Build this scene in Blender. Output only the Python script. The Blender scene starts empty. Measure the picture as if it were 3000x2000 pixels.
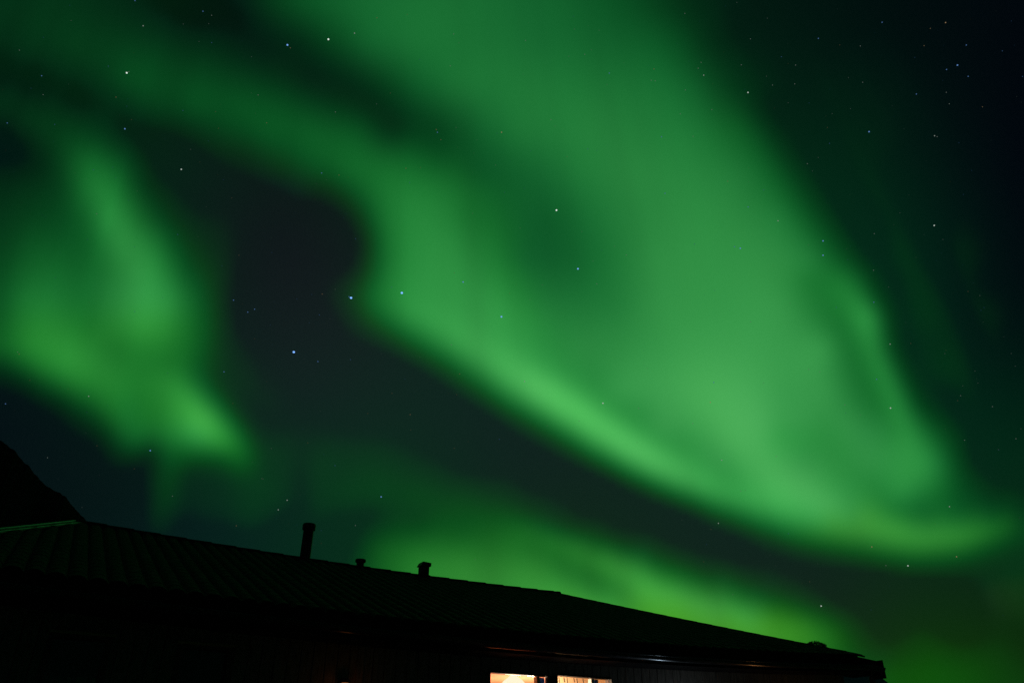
import bpy, bmesh, math, random
import numpy as np
from mathutils import Vector, Matrix

random.seed(7); rng = np.random.default_rng(7)
scn = bpy.context.scene
COL = scn.collection
R = math.radians

# ---------------------------------------------------------------- CAMERA, WORLD, EXPOSURE
F_CHART, PITCH = 1750.0, R(30.0)          # lens: 2352 chart units wide, aimed 30 deg up, level
cam_d = bpy.data.cameras.new('camera')
cam_d.sensor_width = 36.0
cam_d.lens = 36.0 * F_CHART / 2352.0
cam_d.clip_start, cam_d.clip_end = 0.05, 120000.0
cam = bpy.data.objects.new('camera', cam_d); COL.objects.link(cam)
cam.location = (0, 0, 1.5)
cam.rotation_euler = (R(90) + PITCH, 0, 0)
scn.camera = cam

world = bpy.data.worlds.new('World'); scn.world = world
world.use_nodes = True
bg = world.node_tree.nodes['Background']
bg.inputs['Color'].default_value = (0.0006, 0.0022, 0.0020, 1)   # moonless night beyond the sky dome
bg.inputs['Strength'].default_value = 0.5

vs = scn.view_settings
vs.view_transform = 'Standard'; vs.look = 'None'; vs.exposure = 0.0; vs.gamma = 1.0
vs.use_curve_mapping = False
scn.render.dither_intensity = 2.0
cy = scn.cycles
cy.use_denoising = True
cy.use_adaptive_sampling = False
cy.max_bounces = 8; cy.diffuse_bounces = 4; cy.glossy_bounces = 4
cy.transparent_max_bounces = 24
cy.sample_clamp_indirect = 1.0
cy.caustics_reflective = False; cy.caustics_refractive = False

# ---------------------------------------------------------------- helpers
def srgb(c):
    c = np.asarray(c, float) / 255.0
    return np.where(c <= 0.04045, c / 12.92, ((c + 0.055) / 1.055) ** 2.4)

def tag(o, label=None, cat=None, group=None, kind=None):
    if label: o['label'] = label
    if cat: o['category'] = cat
    if group: o['group'] = group
    if kind: o['kind'] = kind
    return o

def empty(name, loc=(0, 0, 0), rz=0.0):
    o = bpy.data.objects.new(name, None); COL.objects.link(o)
    o.empty_display_size = 0.3
    o.location = loc; o.rotation_euler = (0, 0, rz)
    return o

class MB:
    """collects shapes and links them as one mesh object"""
    def __init__(self): self.v = []; self.f = []
    def add(self, v, f):
        n = len(self.v); self.v += [tuple(p) for p in v]; self.f += [tuple(i + n for i in q) for q in f]
    def hexa(self, c):                      # 8 corners: bottom ring then top ring
        self.add(c, [(3, 2, 1, 0), (4, 5, 6, 7), (0, 1, 5, 4), (1, 2, 6, 5), (2, 3, 7, 6), (3, 0, 4, 7)])
    def box(self, x0, x1, y0, y1, z0, z1):
        self.hexa([(x0, y0, z0), (x1, y0, z0), (x1, y1, z0), (x0, y1, z0),
                   (x0, y0, z1), (x1, y0, z1), (x1, y1, z1), (x0, y1, z1)])
    def tube(self, pts, r, n=14, cap=True, radii=None):
        pts = [Vector(p) for p in pts]; rings = []
        for i, p in enumerate(pts):
            d = (pts[min(i + 1, len(pts) - 1)] - pts[max(i - 1, 0)]).normalized()
            a = d.orthogonal().normalized() if abs(d.z) < .99 else Vector((1, 0, 0))
            a = (a - d * a.dot(d)).normalized(); b = d.cross(a)
            rr = radii[i] if radii else r
            rings.append([p + (a * math.cos(2 * math.pi * k / n) + b * math.sin(2 * math.pi * k / n)) * rr for k in range(n)])
        v = [q for g in rings for q in g]; f = []
        for i in range(len(pts) - 1):
            for k in range(n):
                f.append((i * n + k, i * n + (k + 1) % n, (i + 1) * n + (k + 1) % n, (i + 1) * n + k))
        if cap: f += [tuple(range(n))[::-1], tuple(range((len(pts) - 1) * n, len(pts) * n))]
        self.add(v, f)
    def lathe(self, c, prof, n=20):          # prof: (radius, height) pairs
        self.tube([(c[0], c[1], c[2] + h) for _, h in prof], 0, n, True, [r for r, _ in prof])
    def strip(self, rows, closed=False):     # rows of equal length point lists
        m = len(rows[0]); v = [p for r in rows for p in r]; f = []
        for i in range(len(rows) - 1):
            for k in range(m if closed else m - 1):
                f.append((i * m + k, i * m + (k + 1) % m, (i + 1) * m + (k + 1) % m, (i + 1) * m + k))
        self.add(v, f)
    def build(self, name, mat, parent=None, smooth=False, bevel=0.0, fix=True):
        me = bpy.data.meshes.new(name); me.from_pydata(self.v, [], self.f)
        if fix:
            bm = bmesh.new(); bm.from_mesh(me)
            bmesh.ops.recalc_face_normals(bm, faces=bm.faces); bm.to_mesh(me); bm.free()
        me.materials.append(mat)
        if smooth: me.polygons.foreach_set('use_smooth', [True] * len(me.polygons))
        o = bpy.data.objects.new(name, me); COL.objects.link(o)
        if parent: o.parent = parent
        if bevel:
            m = o.modifiers.new('edge', 'BEVEL'); m.width = bevel; m.segments = 2; m.limit_method = 'ANGLE'
        return o

def nodes_of(name):
    m = bpy.data.materials.new(name); m.use_nodes = True
    nt = m.node_tree; return m, nt, nt.nodes['Principled BSDF']

def material(name, col, rough=0.6, metal=0.0, var=0.25, scale=6.0, stretch=(1, 1, 1), bump=0.0, bscale=40.0, spec=0.5):
    """principled surface with noisy tone, noisy gloss and a fine bump"""
    m, nt, p = nodes_of(name)
    N, L = nt.nodes, nt.links
    tc = N.new('ShaderNodeTexCoord'); mp = N.new('ShaderNodeMapping'); mp.inputs['Scale'].default_value = stretch
    L.new(tc.outputs['Object'], mp.inputs['Vector'])
    nz = N.new('ShaderNodeTexNoise'); nz.inputs['Scale'].default_value = scale; nz.inputs['Detail'].default_value = 6
    L.new(mp.outputs['Vector'], nz.inputs['Vector'])
    cr = N.new('ShaderNodeValToRGB')
    a, b = (tuple(max(0, c * (1 - var)) for c in col), tuple(min(1, c * (1 + var)) for c in col))
    cr.color_ramp.elements[0].position = .3; cr.color_ramp.elements[1].position = .7
    cr.color_ramp.elements[0].color = a + (1,); cr.color_ramp.elements[1].color = b + (1,)
    L.new(nz.outputs['Fac'], cr.inputs['Fac']); L.new(cr.outputs['Color'], p.inputs['Base Color'])
    mr = N.new('ShaderNodeMapRange'); mr.inputs['To Min'].default_value = max(.05, rough - .12); mr.inputs['To Max'].default_value = min(1, rough + .12)
    L.new(nz.outputs['Fac'], mr.inputs['Value']); L.new(mr.outputs['Result'], p.inputs['Roughness'])
    p.inputs['Metallic'].default_value = metal; p.inputs['Specular IOR Level'].default_value = spec
    if bump:
        n2 = N.new('ShaderNodeTexNoise'); n2.inputs['Scale'].default_value = bscale; n2.inputs['Detail'].default_value = 4
        L.new(mp.outputs['Vector'], n2.inputs['Vector'])
        bp = N.new('ShaderNodeBump'); bp.inputs['Strength'].default_value = bump; bp.inputs['Distance'].default_value = .02
        L.new(n2.outputs['Fac'], bp.inputs['Height']); L.new(bp.outputs['Normal'], p.inputs['Normal'])
    return m

def glow_material(name, col, strength):
    m = bpy.data.materials.new(name); m.use_nodes = True; nt = m.node_tree
    nt.nodes.remove(nt.nodes['Principled BSDF'])
    e = nt.nodes.new('ShaderNodeEmission'); e.inputs['Color'].default_value = tuple(col) + (1,); e.inputs['Strength'].default_value = strength
    nt.links.new(e.outputs['Emission'], nt.nodes['Material Output'].inputs['Surface'])
    return m

def chart_dir(x, y):
    """unit direction of chart point(s): x right, y down, 0 = camera side south, +Y north"""
    a = (np.asarray(x, float) - 1176) / F_CHART; b = (784 - np.asarray(y, float)) / F_CHART
    d = np.stack([a, math.cos(PITCH) - b * math.sin(PITCH), math.sin(PITCH) + b * math.cos(PITCH)], -1)
    return d / np.linalg.norm(d, axis=-1, keepdims=True)

EYE = np.array([0, 0, 1.5])
# ---------------------------------------------------------------- AURORA
# Brightness of the night sky at points of a gnomonic sky chart (2352 units = the
# width seen by the lens, centre 1176,784 = north, 30 deg up).  Each row is one
# chart height: (y, 'x G x G ...') with the green level of the glow; the hue letter
# says which kind of glow (n normal, b bluish broad veil, y yellow-green low glow).
AUR_ROWS = [
 # broad veil entering at the top
 ('b', 0,   '620 55 700 80 800 96 900 105 1000 108 1100 105 1200 98 1300 92 1400 80 1500 60 1600 40 1700 30 1850 22'),
 ('b', 100, '680 38 760 62 850 94 950 108 1100 108 1250 101 1400 93 1500 85 1570 70 1650 40 1750 31'),
 ('b', 200, '800 38 880 56 960 86 1060 111 1200 115 1350 112 1500 106 1600 90 1680 55 1760 38 1900 32'),
 ('b', 300, '900 45 1010 62 1100 92 1200 114 1350 122 1500 118 1600 112 1690 95 1750 60 1830 38'),
 ('b', 400, '1100 82 1180 90 1250 100 1330 115 1450 129 1600 125 1700 118 1780 92 1850 55 1930 39'),
 ('b', 500, '1200 90 1270 88 1350 105 1440 124 1550 134 1700 132 1790 118 1870 80 1930 50 2010 38'),
 ('b', 600, '1200 96 1300 92 1400 111 1500 137 1650 140 1800 135 1860 122 1920 104 1970 72 2030 44 2130 38'),
 ('b', 700, '1250 117 1340 114 1420 120 1500 140 1650 145 1800 145 1880 137 1925 125 1960 128 1990 124 2030 80 2080 48'),
 ('b', 800, '1340 133 1420 135 1520 148 1680 155 1800 150 1890 148 1945 122 1990 127 2030 100 2070 58 2130 41'),
 ('b', 900, '1430 150 1500 154 1600 166 1720 165 1800 151 1900 146 1985 122 2040 124 2090 80 2130 52 2200 40'),
 ('b', 980, '1440 150 1520 152 1640 166 1760 165 1820 150 1940 143 2020 126 2070 124 2120 98 2170 60 2230 41'),
 ('b', 1060,'1560 150 1640 147 1740 162 1850 146 1990 140 2100 138 2160 108 2200 68 2250 45'),
 ('n', 1130,'1640 150 1740 160 1830 168 1900 162 1960 146 2070 138 2150 104 2210 64 2280 48'),
 ('n', 1185,'1720 150 1800 158 1880 164 1950 156 2030 132 2110 112 2200 88 2280 72 2340 56'),
 # right flank ghost strands in the dark
 ('n', 350, '1950 38 2050 32 2150 22 2250 14'),
 ('n', 500, '2100 32 2170 24 2300 10'),
 ('n', 650, '2130 41 2200 27 2260 22 2340 14'),
 ('n', 780, '2150 40 2200 37 2250 29 2330 20'),
 ('n', 1000,'2290 34 2345 30'),
 ('n', 1120,'2330 45'),
 # strand left of the dark lane
 ('n', 30,  '0 46 100 52 200 50 300 41 400 29 480 24 560 27'),
 ('n', 110, '0 42 80 50 180 60 280 58 400 50 500 40 600 30'),
 ('n', 180, '0 32 80 35 180 46 300 70 420 66 520 60 620 48 720 33 800 31'),
 ('n', 240, '80 42 180 36 260 42 360 62 450 74 560 76 660 68 760 52 850 40'),
 ('n', 300, '300 32 420 40 520 62 620 80 720 84 820 78 900 62'),
 ('n', 350, '450 31 560 46 660 70 740 88 840 92 930 84 1010 72'),
 ('n', 400, '640 44 720 66 800 94 900 108 980 102 1060 92'),
 ('n', 440, '740 42 800 68 850 98 920 118 1000 117 1080 102'),
 ('n', 500, '790 30 840 66 880 106 940 127 1010 128 1080 110 1150 97'),
 ('n', 560, '820 30 850 60 890 108 950 132 1030 136 1090 122 1160 104'),
 ('n', 620, '820 40 855 76 900 118 960 138 1050 142 1110 130 1180 112'),
 ('n', 680, '740 32 790 46 840 82 890 122 960 144 1060 148 1130 142 1200 122'),
 ('n', 720, '740 34 800 44 850 80 900 118 980 152 1070 155 1150 148 1230 128'),
 # dark sky under the rim
 ('v', 560, '620 24 680 26 760 28'), ('v', 470, '580 24 650 24 720 26'),
 ('v', 430, '580 25 640 30'), ('v', 680, '600 27 680 29'),
 ('v', 800, '620 33 700 34 800 36 860 38'), ('v', 880, '600 38 750 36 900 37 980 37'),
 ('v', 960, '620 40 800 38 950 36 1080 36'), ('v', 1040, '1050 38 1180 36 1270 36'),
 ('v', 1110, '1200 40 1300 37 1400 36'), ('v', 1170, '1300 46 1400 40 1480 36 1540 37'),
 ('n', 1205, '1260 66 1330 54'), ('v', 1225, '1500 42 1600 38 1690 38'), ('v', 1280, '1640 44 1760 38 1870 40'),
 ('v', 1330, '1790 46 1900 38 2020 37 2120 37'), ('g', 1380, '1900 44 2000 38 2150 36 2260 44'),
 ('g', 1340, '2200 40 2280 50 2340 54'),
 ('r', 1450, '1960 62 2040 46 2110 54 2200 42 2330 46'), ('r', 1530, '2060 74 2150 74 2250 66 2340 52'),
 # left swirl
 ('n', 200, '0 36'), ('n', 235, '0 46 60 50'), ('n', 275, '0 34 70 55 140 56 210 47'),
 ('n', 325, '0 22 60 34 120 60 170 70 230 62 300 38'),
 ('n', 375, '0 28 70 34 130 58 190 96 240 92 300 60 370 34'),
 ('n', 430, '0 42 80 54 140 62 180 92 225 120 280 98 330 58 400 36'),
 ('n', 500, '0 52 70 66 140 70 200 92 255 136 310 112 370 62 440 40 520 33'),
 ('n', 560, '0 60 70 82 150 82 220 96 285 144 340 124 400 74 470 46 540 32'),
 ('n', 620, '0 72 60 94 130 98 210 96 265 124 320 148 375 122 430 76 500 48 550 28'),
 ('n', 690, '0 80 50 112 120 116 200 104 260 132 330 150 390 136 440 96 490 60 540 28'),
 ('m', 750, '0 86 60 120 130 126 200 112 260 130 330 144 390 130 450 92 500 58 535 34'),
 ('m', 800, '0 88 60 122 140 136 210 128 270 114 330 122 390 116 450 90 510 50 560 36'),
 ('m', 840, '0 50 50 82 100 118 160 138 230 130 300 116 370 112 440 92 510 52 580 38'),
 ('m', 880, '0 26 60 42 120 84 180 120 250 128 320 118 390 126 440 110 500 68 560 46'),
 ('m', 920, '60 22 130 42 190 82 250 116 320 112 390 130 440 144 490 108 540 66 600 42'),
 ('m', 960, '140 26 210 56 270 102 320 108 380 122 440 154 490 146 540 88 600 46'),
 ('n', 1000,'180 26 240 44 290 90 330 96 390 114 450 146 500 146 550 96 610 48'),
 ('n', 1035,'230 26 290 56 320 66 370 80 430 98 490 114 540 100 590 62 650 46'),
 ('n', 1070,'280 30 340 34 390 66 440 58 510 64 570 66 620 46 690 48'),
 ('n', 1110,'330 26 378 60 420 36 500 40 580 50 640 44 690 50'),
 ('n', 1150,'340 26 374 58 408 32 480 36 570 52 630 42 680 50'),
 ('n', 1190,'330 24 366 46 400 30 480 30 570 44 650 38'),
 ('t', 1225,'260 24 340 28 430 28 520 32 600 36 680 38'),
 ('t', 930, '0 18'), ('t', 1000, '60 17 130 20'), ('t', 1080, '140 20 230 22'), ('t', 1150, '200 21 280 22'),
 # low glow behind the house
 ('n', 1090,'760 50 850 52 950 54 1060 44'),
 ('n', 1140,'740 48 850 52 960 66 1060 64 1160 54'),
 ('y', 1180,'760 46 860 46 960 60 1040 74 1120 79 1200 65 1280 50'),
 ('y', 1220,'760 44 820 46 880 62 960 72 1060 82 1150 94 1230 88 1310 64 1390 50'),
 ('y', 1260,'740 40 810 46 880 86 960 104 1050 108 1140 110 1220 104 1290 116 1370 92 1440 66'),
 ('y', 1295,'760 42 820 56 890 95 970 120 1060 129 1150 131 1240 124 1300 112 1370 130 1440 118 1510 80 1590 60'),
 ('y', 1330,'900 98 980 122 1080 132 1180 140 1270 142 1340 116 1410 138 1480 148 1540 112 1610 84'),
 ('y', 1365,'1180 140 1270 149 1350 140 1420 130 1490 148 1560 154 1620 128 1700 92 1770 66'),
 ('z', 1400,'1300 150 1400 150 1480 142 1560 152 1640 156 1700 140 1780 100 1850 70 1920 50'),
 ('z', 1430,'1480 148 1600 154 1680 152 1760 146 1830 122 1890 88 1950 60'),
 ('z', 1460,'1700 148 1780 138 1850 126 1910 98 1970 68'),
 ('z', 1500,'1840 120 1920 92 1980 66 2040 60'),
]

# glow followed along the streaks themselves: hue, 'x y G' triples
AUR_LINES = [
 ('n', '740 735 30 800 765 36 880 800 40 960 845 40 1040 900 40 1120 950 40 1210 1005 40 1300 1055 40 1390 1098 40 1480 1140 40 1570 1178 40 1660 1217 40 1750 1250 42 1850 1278 44 1950 1300 44 2060 1318 44 2160 1322 44 2250 1315 46 2340 1292 50'),
 ('n', '850 735 70 900 760 82 960 793 86 1040 842 86 1110 893 88 1180 938 88 1270 990 88 1355 1042 88 1440 1086 88 1530 1128 88 1620 1163 88 1710 1195 88 1800 1225 88'),
 ('y', '1850 1240 88 1900 1252 86 2000 1272 84 2100 1282 84 2180 1280 80 2250 1265 74 2320 1238 66'),
 ('n', '870 690 108 930 718 136 990 742 150 1060 790 157 1130 838 162 1190 872 174 1240 898 186 1300 936 192 1370 980 191 1440 1026 186 1500 1062 180 1555 1092 168 1640 1125 156 1720 1150 154 1800 1170 158 1880 1190 158'),
 ('y', '1920 1202 155 1960 1213 150 2040 1228 144 2120 1236 140 2200 1232 130 2260 1222 114 2320 1200 88'),
 ('n', '960 680 144 1040 700 149 1100 745 153 1180 800 155 1230 830 152 1300 868 148 1360 905 144 1401 934 141 1476 984 143 1540 1025 146 1576 1044 147 1651 1084 146 1700 1115 150'),
 ('n', '1855 640 116 1895 695 112 1938 745 108 1968 815 106 2000 885 107 2028 945 111 2050 985 120'),
 ('n', '1935 640 112 1970 690 124 1994 723 142 2006 800 130 2036 870 129 2064 937 132 2085 1007 138 2118 1067 140'),
 ('n', '1690 285 88 1750 345 80 1800 415 80 1860 500 80 1925 590 80 1979 640 78 2029 723 74 2042 800 72 2072 870 74 2102 937 76 2168 1007 76 2191 1067 76 2205 1120 74'),
 ('n', '1740 250 44 1800 330 46 1860 410 46 1920 500 46 1990 600 46 2050 660 42 2085 800 42 2120 870 43 2168 937 43 2218 1007 44 2230 1067 45 2260 1110 50'),
 ('p', '1600 900 166 1640 950 169 1676 1009 168 1751 1074 167 1826 1114 169 1901 1154 170'),
 ('y', '1976 1189 154 2060 1212 144'),
 ('n', '1790 990 152 1851 1024 144 1901 994 140 1950 1070 140 2026 1134 124 2051 1169 112 2126 1184 96'),
 ('n', '2060 1010 136 2076 1045 141 2112 1070 139'),
 ('n', '300 940 112 300 980 104 302 1010 88 306 1032 56'), ('n', '345 1036 42 330 1062 28'),
 ('n', '385 1020 98 382 1060 72 378 1110 60 368 1160 54 362 1195 42'),
 ('m', '372 865 124 420 907 144 468 961 166 510 1009 142 540 1034 110 568 1058 82'),
 ('m', '384 1035 84 444 1042 84 510 1052 74'), ('n', '336 1036 30 352 1050 34'), ('n', '440 1082 44 510 1088 50'), ('n', '425 1116 40 470 1118 42 520 1118 44'), ('n', '425 1155 37 470 1158 40 520 1160 44'), ('n', '470 1195 34 520 1195 37'),
 ('n', '455 868 86 480 909 94 520 950 88 560 1000 82 598 1040 56'),
 ('n', '500 869 54 540 930 50 590 990 44'),
 ('y', '1160 1200 86 1226 1226 104 1300 1256 118 1376 1286 133 1440 1316 146 1476 1340 153 1601 1383 159 1726 1418 154'),
 ('y', '1200 1248 103 1251 1268 102 1300 1291 101 1341 1312 102 1391 1338 109 1430 1358 124'),
 ('y', '1100 1290 122 1180 1312 132 1250 1330 136 1326 1362 142 1400 1392 150'),
 ('n', '1960 300 36 2030 430 40 2100 560 41 2160 690 41 2220 830 40 2270 950 38'),
 ('n', '2060 400 27 2120 500 24 2170 620 25 2230 760 25 2290 900 25'),
 ('n', '2130 440 22 2190 580 34 2250 720 33 2300 860 29'),
 ('n', '2060 620 44 2100 740 46 2150 860 46 2190 950 46'),
 ('n', '640 1050 54 640 1150 50'), ('n', '690 1060 44 690 1180 42'), ('n', '740 1070 56 735 1180 50'), ('n', '800 1060 52 800 1130 58 800 1190 46'),
 ('n', '860 1060 54 870 1130 62'), ('n', '570 1110 54 565 1180 50'),
]

def hue(k, g):
    """R, G, B levels of a glow of green level g."""
    r = np.interp(g, [0, 25, 45, 75, 110, 150, 185], [2, 3, 4, 9, 24, 50, 82])
    b = np.interp(g, [0, 20, 40, 75, 110, 150, 185], [10, 17, 20, 31, 45, 69, 93])
    if k == 'b': b = b * np.interp(g, [60, 100, 135], [1, 1.13, 1.06]); r = r + np.interp(g, [80, 120, 150], [0, 3, 5]); 
    if k == 'y': b = b * np.interp(g, [40, 90], [1, .84]); r = r + np.interp(g, [60, 130], [0, 8])
    if k == 'z': b = b * np.interp(g, [40, 110], [.85, .62]); r = r + np.interp(g, [60, 130], [2, 14])
    if k == 'm': b = b * np.interp(g, [50, 110], [1, .86])
    if k == 'p': r, b = r + 4, b + 3
    if k == 'v': r, b = (14 if g < 42 else 12), (25 if g < 30 else 29)
    if k == 'g': r, b = 16, 22
    if k == 'r': r, b = 12 + max(0, g - 50) * .12, 13
    if k == 't': r, b = 5, 19 + (g - 18) * .5
    return (float(r), float(g), float(b))

# faint sky glow behind the aurora bands (chart x, y, R, G, B)
LOW_SKY = [(650,560,16,24,26),(700,850,18,33,31),(1200,1050,16,35,30),(1600,1215,16,36,29),(1900,1330,16,36,26),
 (2250,1400,12,40,16),(2200,1530,14,52,10),(300,1150,6,23,22),(50,950,5,18,20),(40,340,2,24,18),(560,50,3,22,14),
 (850,190,4,32,18),(1700,60,3,27,17),(2000,150,2,19,15),(2330,100,2,7,12),(1950,350,3,34,20),(2300,400,2,10,14),
 (2120,600,3,34,22),(2330,700,2,16,16),(2250,950,3,36,22),(2330,1120,5,40,22),(850,1160,9,44,27),(420,1230,6,28,26),
 (200,250,3,34,16),(420,380,8,32,22),(0,0,2,36,14),(1100,500,8,40,24),(1600,700,9,40,26),(300,700,5,34,22),(1300,1300,14,42,24),
 (2352,0,2,7,12),(0,1250,4,19,20),(2352,1568,13,46,9)]

class Field:
    """smooth surface through scattered chart values (radial basis functions)"""
    def __init__(self, pts, c=26., lam=1.2, s=100.):
        P = np.array(pts, float); self.X = P[:, :2]; self.c = c; self.s = s; n = len(P)
        self.m = P[:, 2:].mean(0)
        K = self.k(self.X)
        K -= lam * np.eye(n) * .05
        A = np.zeros((n + 1, n + 1)); A[:n, :n] = K; A[n, :n] = A[:n, n] = 1
        self.W = np.linalg.solve(A, np.vstack([P[:, 2:] - self.m, np.zeros((1, 3))]))
    def k(self, Q):
        out = np.empty((len(Q), len(self.X)))
        out[:] = (Q[:, :1] - self.X[:, 0]) ** 2 + (Q[:, 1:] - self.X[:, 1]) ** 2
        return np.sqrt(out + self.c ** 2) / self.s
    def __call__(self, Q):
        Q = np.asarray(Q, float); res = np.empty((len(Q), 3))
        for i in range(0, len(Q), 8000):
            res[i:i + 8000] = self.k(Q[i:i + 8000]) @ self.W[:-1] + self.W[-1] + self.m
        return np.clip(res, 0, 250)

def aurora_points():
    pts = []
    for k, row in AUR_LINES:
        v = np.array([float(a) for a in row.split()]).reshape(-1, 3)
        for p, q in zip(v[:-1], v[1:]):
            n = max(1, int(round(np.hypot(*(q - p)[:2]) / 36)))
            for i in range(n):
                x, y, g = p + (q - p) * i / n
                pts.append((x, y) + hue(k, g))
        pts.append((v[-1][0], v[-1][1]) + hue(k, v[-1][2]))
    for k, y, row in AUR_ROWS:
        v = [float(a) for a in row.split()]
        for x, g in zip(v[0::2], v[1::2]):
            pts.append((x, y) + hue(k, g))
    # drop points closer than 16 units to an earlier one
    out = []
    for p in pts:
        if all((p[0] - q[0]) ** 2 + (p[1] - q[1]) ** 2 > 24 ** 2 for q in out): out.append(p)
    return out

# ---------------------------------------------------------------- SKY DOME AND AURORA BANDS
def blur(a, s):
    r = int(3 * s) + 1; k = np.exp(-.5 * (np.arange(-r, r + 1) / s) ** 2); k /= k.sum()
    a = np.pad(a, ((r, r), (r, r), (0, 0)), mode='edge')
    a = sum(k[i] * a[i:a.shape[0] - 2 * r + i] for i in range(2 * r + 1))
    return sum(k[i] * a[:, i:a.shape[1] - 2 * r + i] for i in range(2 * r + 1))

STEP = 12.0
gx = np.arange(-500, 2860, STEP); gy = np.arange(-460, 1850, STEP)
GX, GY = np.meshgrid(gx, gy)
CX, CY = np.clip(GX, 4, 2348), np.clip(GY, 4, 1560)
GQ = np.stack([CX.ravel(), CY.ravel()], 1)
TGT = blur(Field(aurora_points())(GQ).reshape(GX.shape + (3,)), 10.5 / STEP)
LOWF = Field(LOW_SKY, c=150.)
LOWG = LOWF(GQ).reshape(GX.shape + (3,))

def low_sky(d):
    """faint sky glow for unit directions d: the charted part, easing into plain night elsewhere"""
    dz = d[:, 1] * math.cos(PITCH) + d[:, 2] * math.sin(PITCH)
    front = dz > .15
    q = np.where(front, dz, 1)
    x = 1176 + F_CHART * d[:, 0] / q
    y = 784 - F_CHART * (-d[:, 1] * math.sin(PITCH) + d[:, 2] * math.cos(PITCH)) / q
    c = LOWF(np.stack([np.clip(x, 4, 2348), np.clip(y, 4, 1560)], 1))
    far = np.hypot(x - np.clip(x, 4, 2348), y - np.clip(y, 4, 1560)) / 1500.0
    w = np.where(front, np.clip(1 - far, 0, 1), 0); w = (w * w * (3 - 2 * w))[:, None]
    night = np.array([4., 26., 20.])
    return srgb(c * w + night * (1 - w))

def attr_emission(name, add_transparent, power=1.0, streak=0.0):
    m = bpy.data.materials.new(name); m.use_nodes = True; nt = m.node_tree; N, L = nt.nodes, nt.links
    N.remove(N['Principled BSDF'])
    at = N.new('ShaderNodeAttribute'); at.attribute_name = 'glow'
    em = N.new('ShaderNodeEmission'); L.new(at.outputs['Color'], em.inputs['Color'])
    em.inputs['Strength'].default_value = power
    if streak:                               # faint procedural unevenness of the glowing gas
        tc = N.new('ShaderNodeTexCoord'); nz = N.new('ShaderNodeTexNoise')
        nz.inputs['Scale'].default_value = .0011; nz.inputs['Detail'].default_value = 3; nz.inputs['Roughness'].default_value = .45
        L.new(tc.outputs['Object'], nz.inputs['Vector'])
        mr = N.new('ShaderNodeMapRange'); mr.inputs['From Min'].default_value = .3; mr.inputs['From Max'].default_value = .7
        mr.inputs['To Min'].default_value = power * (1 - streak); mr.inputs['To Max'].default_value = power * (1 + streak)
        L.new(nz.outputs['Fac'], mr.inputs['Value']); L.new(mr.outputs['Result'], em.inputs['Strength'])
    out = N['Material Output']
    if add_transparent:
        tr = N.new('ShaderNodeBsdfTransparent'); ad = N.new('ShaderNodeAddShader')
        L.new(em.outputs['Emission'], ad.inputs[0]); L.new(tr.outputs['BSDF'], ad.inputs[1])
        L.new(ad.outputs['Shader'], out.inputs['Surface'])
    else: L.new(em.outputs['Emission'], out.inputs['Surface'])
    m.cycles.emission_sampling = 'NONE'
    return m

def mesh_object(name, verts, faces, mat, cols=None):
    me = bpy.data.meshes.new(name)
    me.from_pydata([tuple(v) for v in verts], [], faces)
    if cols is not None:
        a = me.attributes.new('glow', 'FLOAT_COLOR', 'POINT')
        a.data.foreach_set('color', np.concatenate([cols, np.ones((len(cols), 1))], 1).astype(np.float32).ravel())
    me.polygons.foreach_set('use_smooth', [True] * len(me.polygons))
    me.materials.append(mat)
    o = bpy.data.objects.new(name, me); COL.objects.link(o)
    return o

# sky dome: whole sphere of night, 30 km out
na, ne = 240, 120
az = np.linspace(0, 2 * math.pi, na, endpoint=False); el = np.linspace(-math.pi / 2, math.pi / 2, ne + 1)
AZ, EL = np.meshgrid(az, el)
D = np.stack([np.cos(EL) * np.sin(AZ), np.cos(EL) * np.cos(AZ), np.sin(EL)], -1).reshape(-1, 3)
faces = [(j * na + i, j * na + (i + 1) % na, (j + 1) * na + (i + 1) % na, (j + 1) * na + i) for j in range(ne) for i in range(na)]
sky = mesh_object('sky', EYE + D * 30000.0, faces, attr_emission('night_sky_glow', False), low_sky(D))
tag(sky, 'dark night sky with a faint teal and green airglow', 'sky', kind='structure')

# aurora: glowing gas in excess of that faint sky, in curved layers 20 to 21 km out
# rays: the glow is slightly striped along lines that meet at one high point of the sky
ang = np.arctan2(GX - 950.0, GY + 1900.0)
def wav(seed, n):
    q = np.random.default_rng(seed); t = np.linspace(-1.2, 1.2, n)
    return lambda a: np.interp(a, t, np.convolve(q.normal(size=n), [.25, .5, .25], 'same'))
ray = .62 * wav(3, 110)(ang) + .45 * wav(5, 240)(ang) + .30 * wav(8, 420)(ang)
drift = .55 + .45 * np.sin(GY / 170.0 + 3 * wav(11, 24)(ang)) * np.cos(GX / 260.0)
amp = .045 + .05 * np.clip((700 - GX) / 400, 0, 1) + .045 * np.clip((GY - 1000) / 200, 0, 1) + .05 * np.clip((GX - 1850 - (GY - 600) * .4) / 150, 0, 1)
TGT = TGT * (1 + np.clip(ray * drift * amp, -.2, .2))[..., None]
dG = TGT[..., 1] - LOWG[..., 1]
RES = srgb(TGT) - srgb(LOWG)
W = np.clip((dG - 2) / 7.0, 0, 1); W = W * W * (3 - 2 * W)
away = np.hypot(GX - CX, GY - CY) / 420.0
W = W * np.clip(1 - away, 0, 1) ** 2
RES = np.clip(RES, 0, None) * W[..., None]
DIRS = chart_dir(GX.ravel(), GY.ravel())

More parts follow.
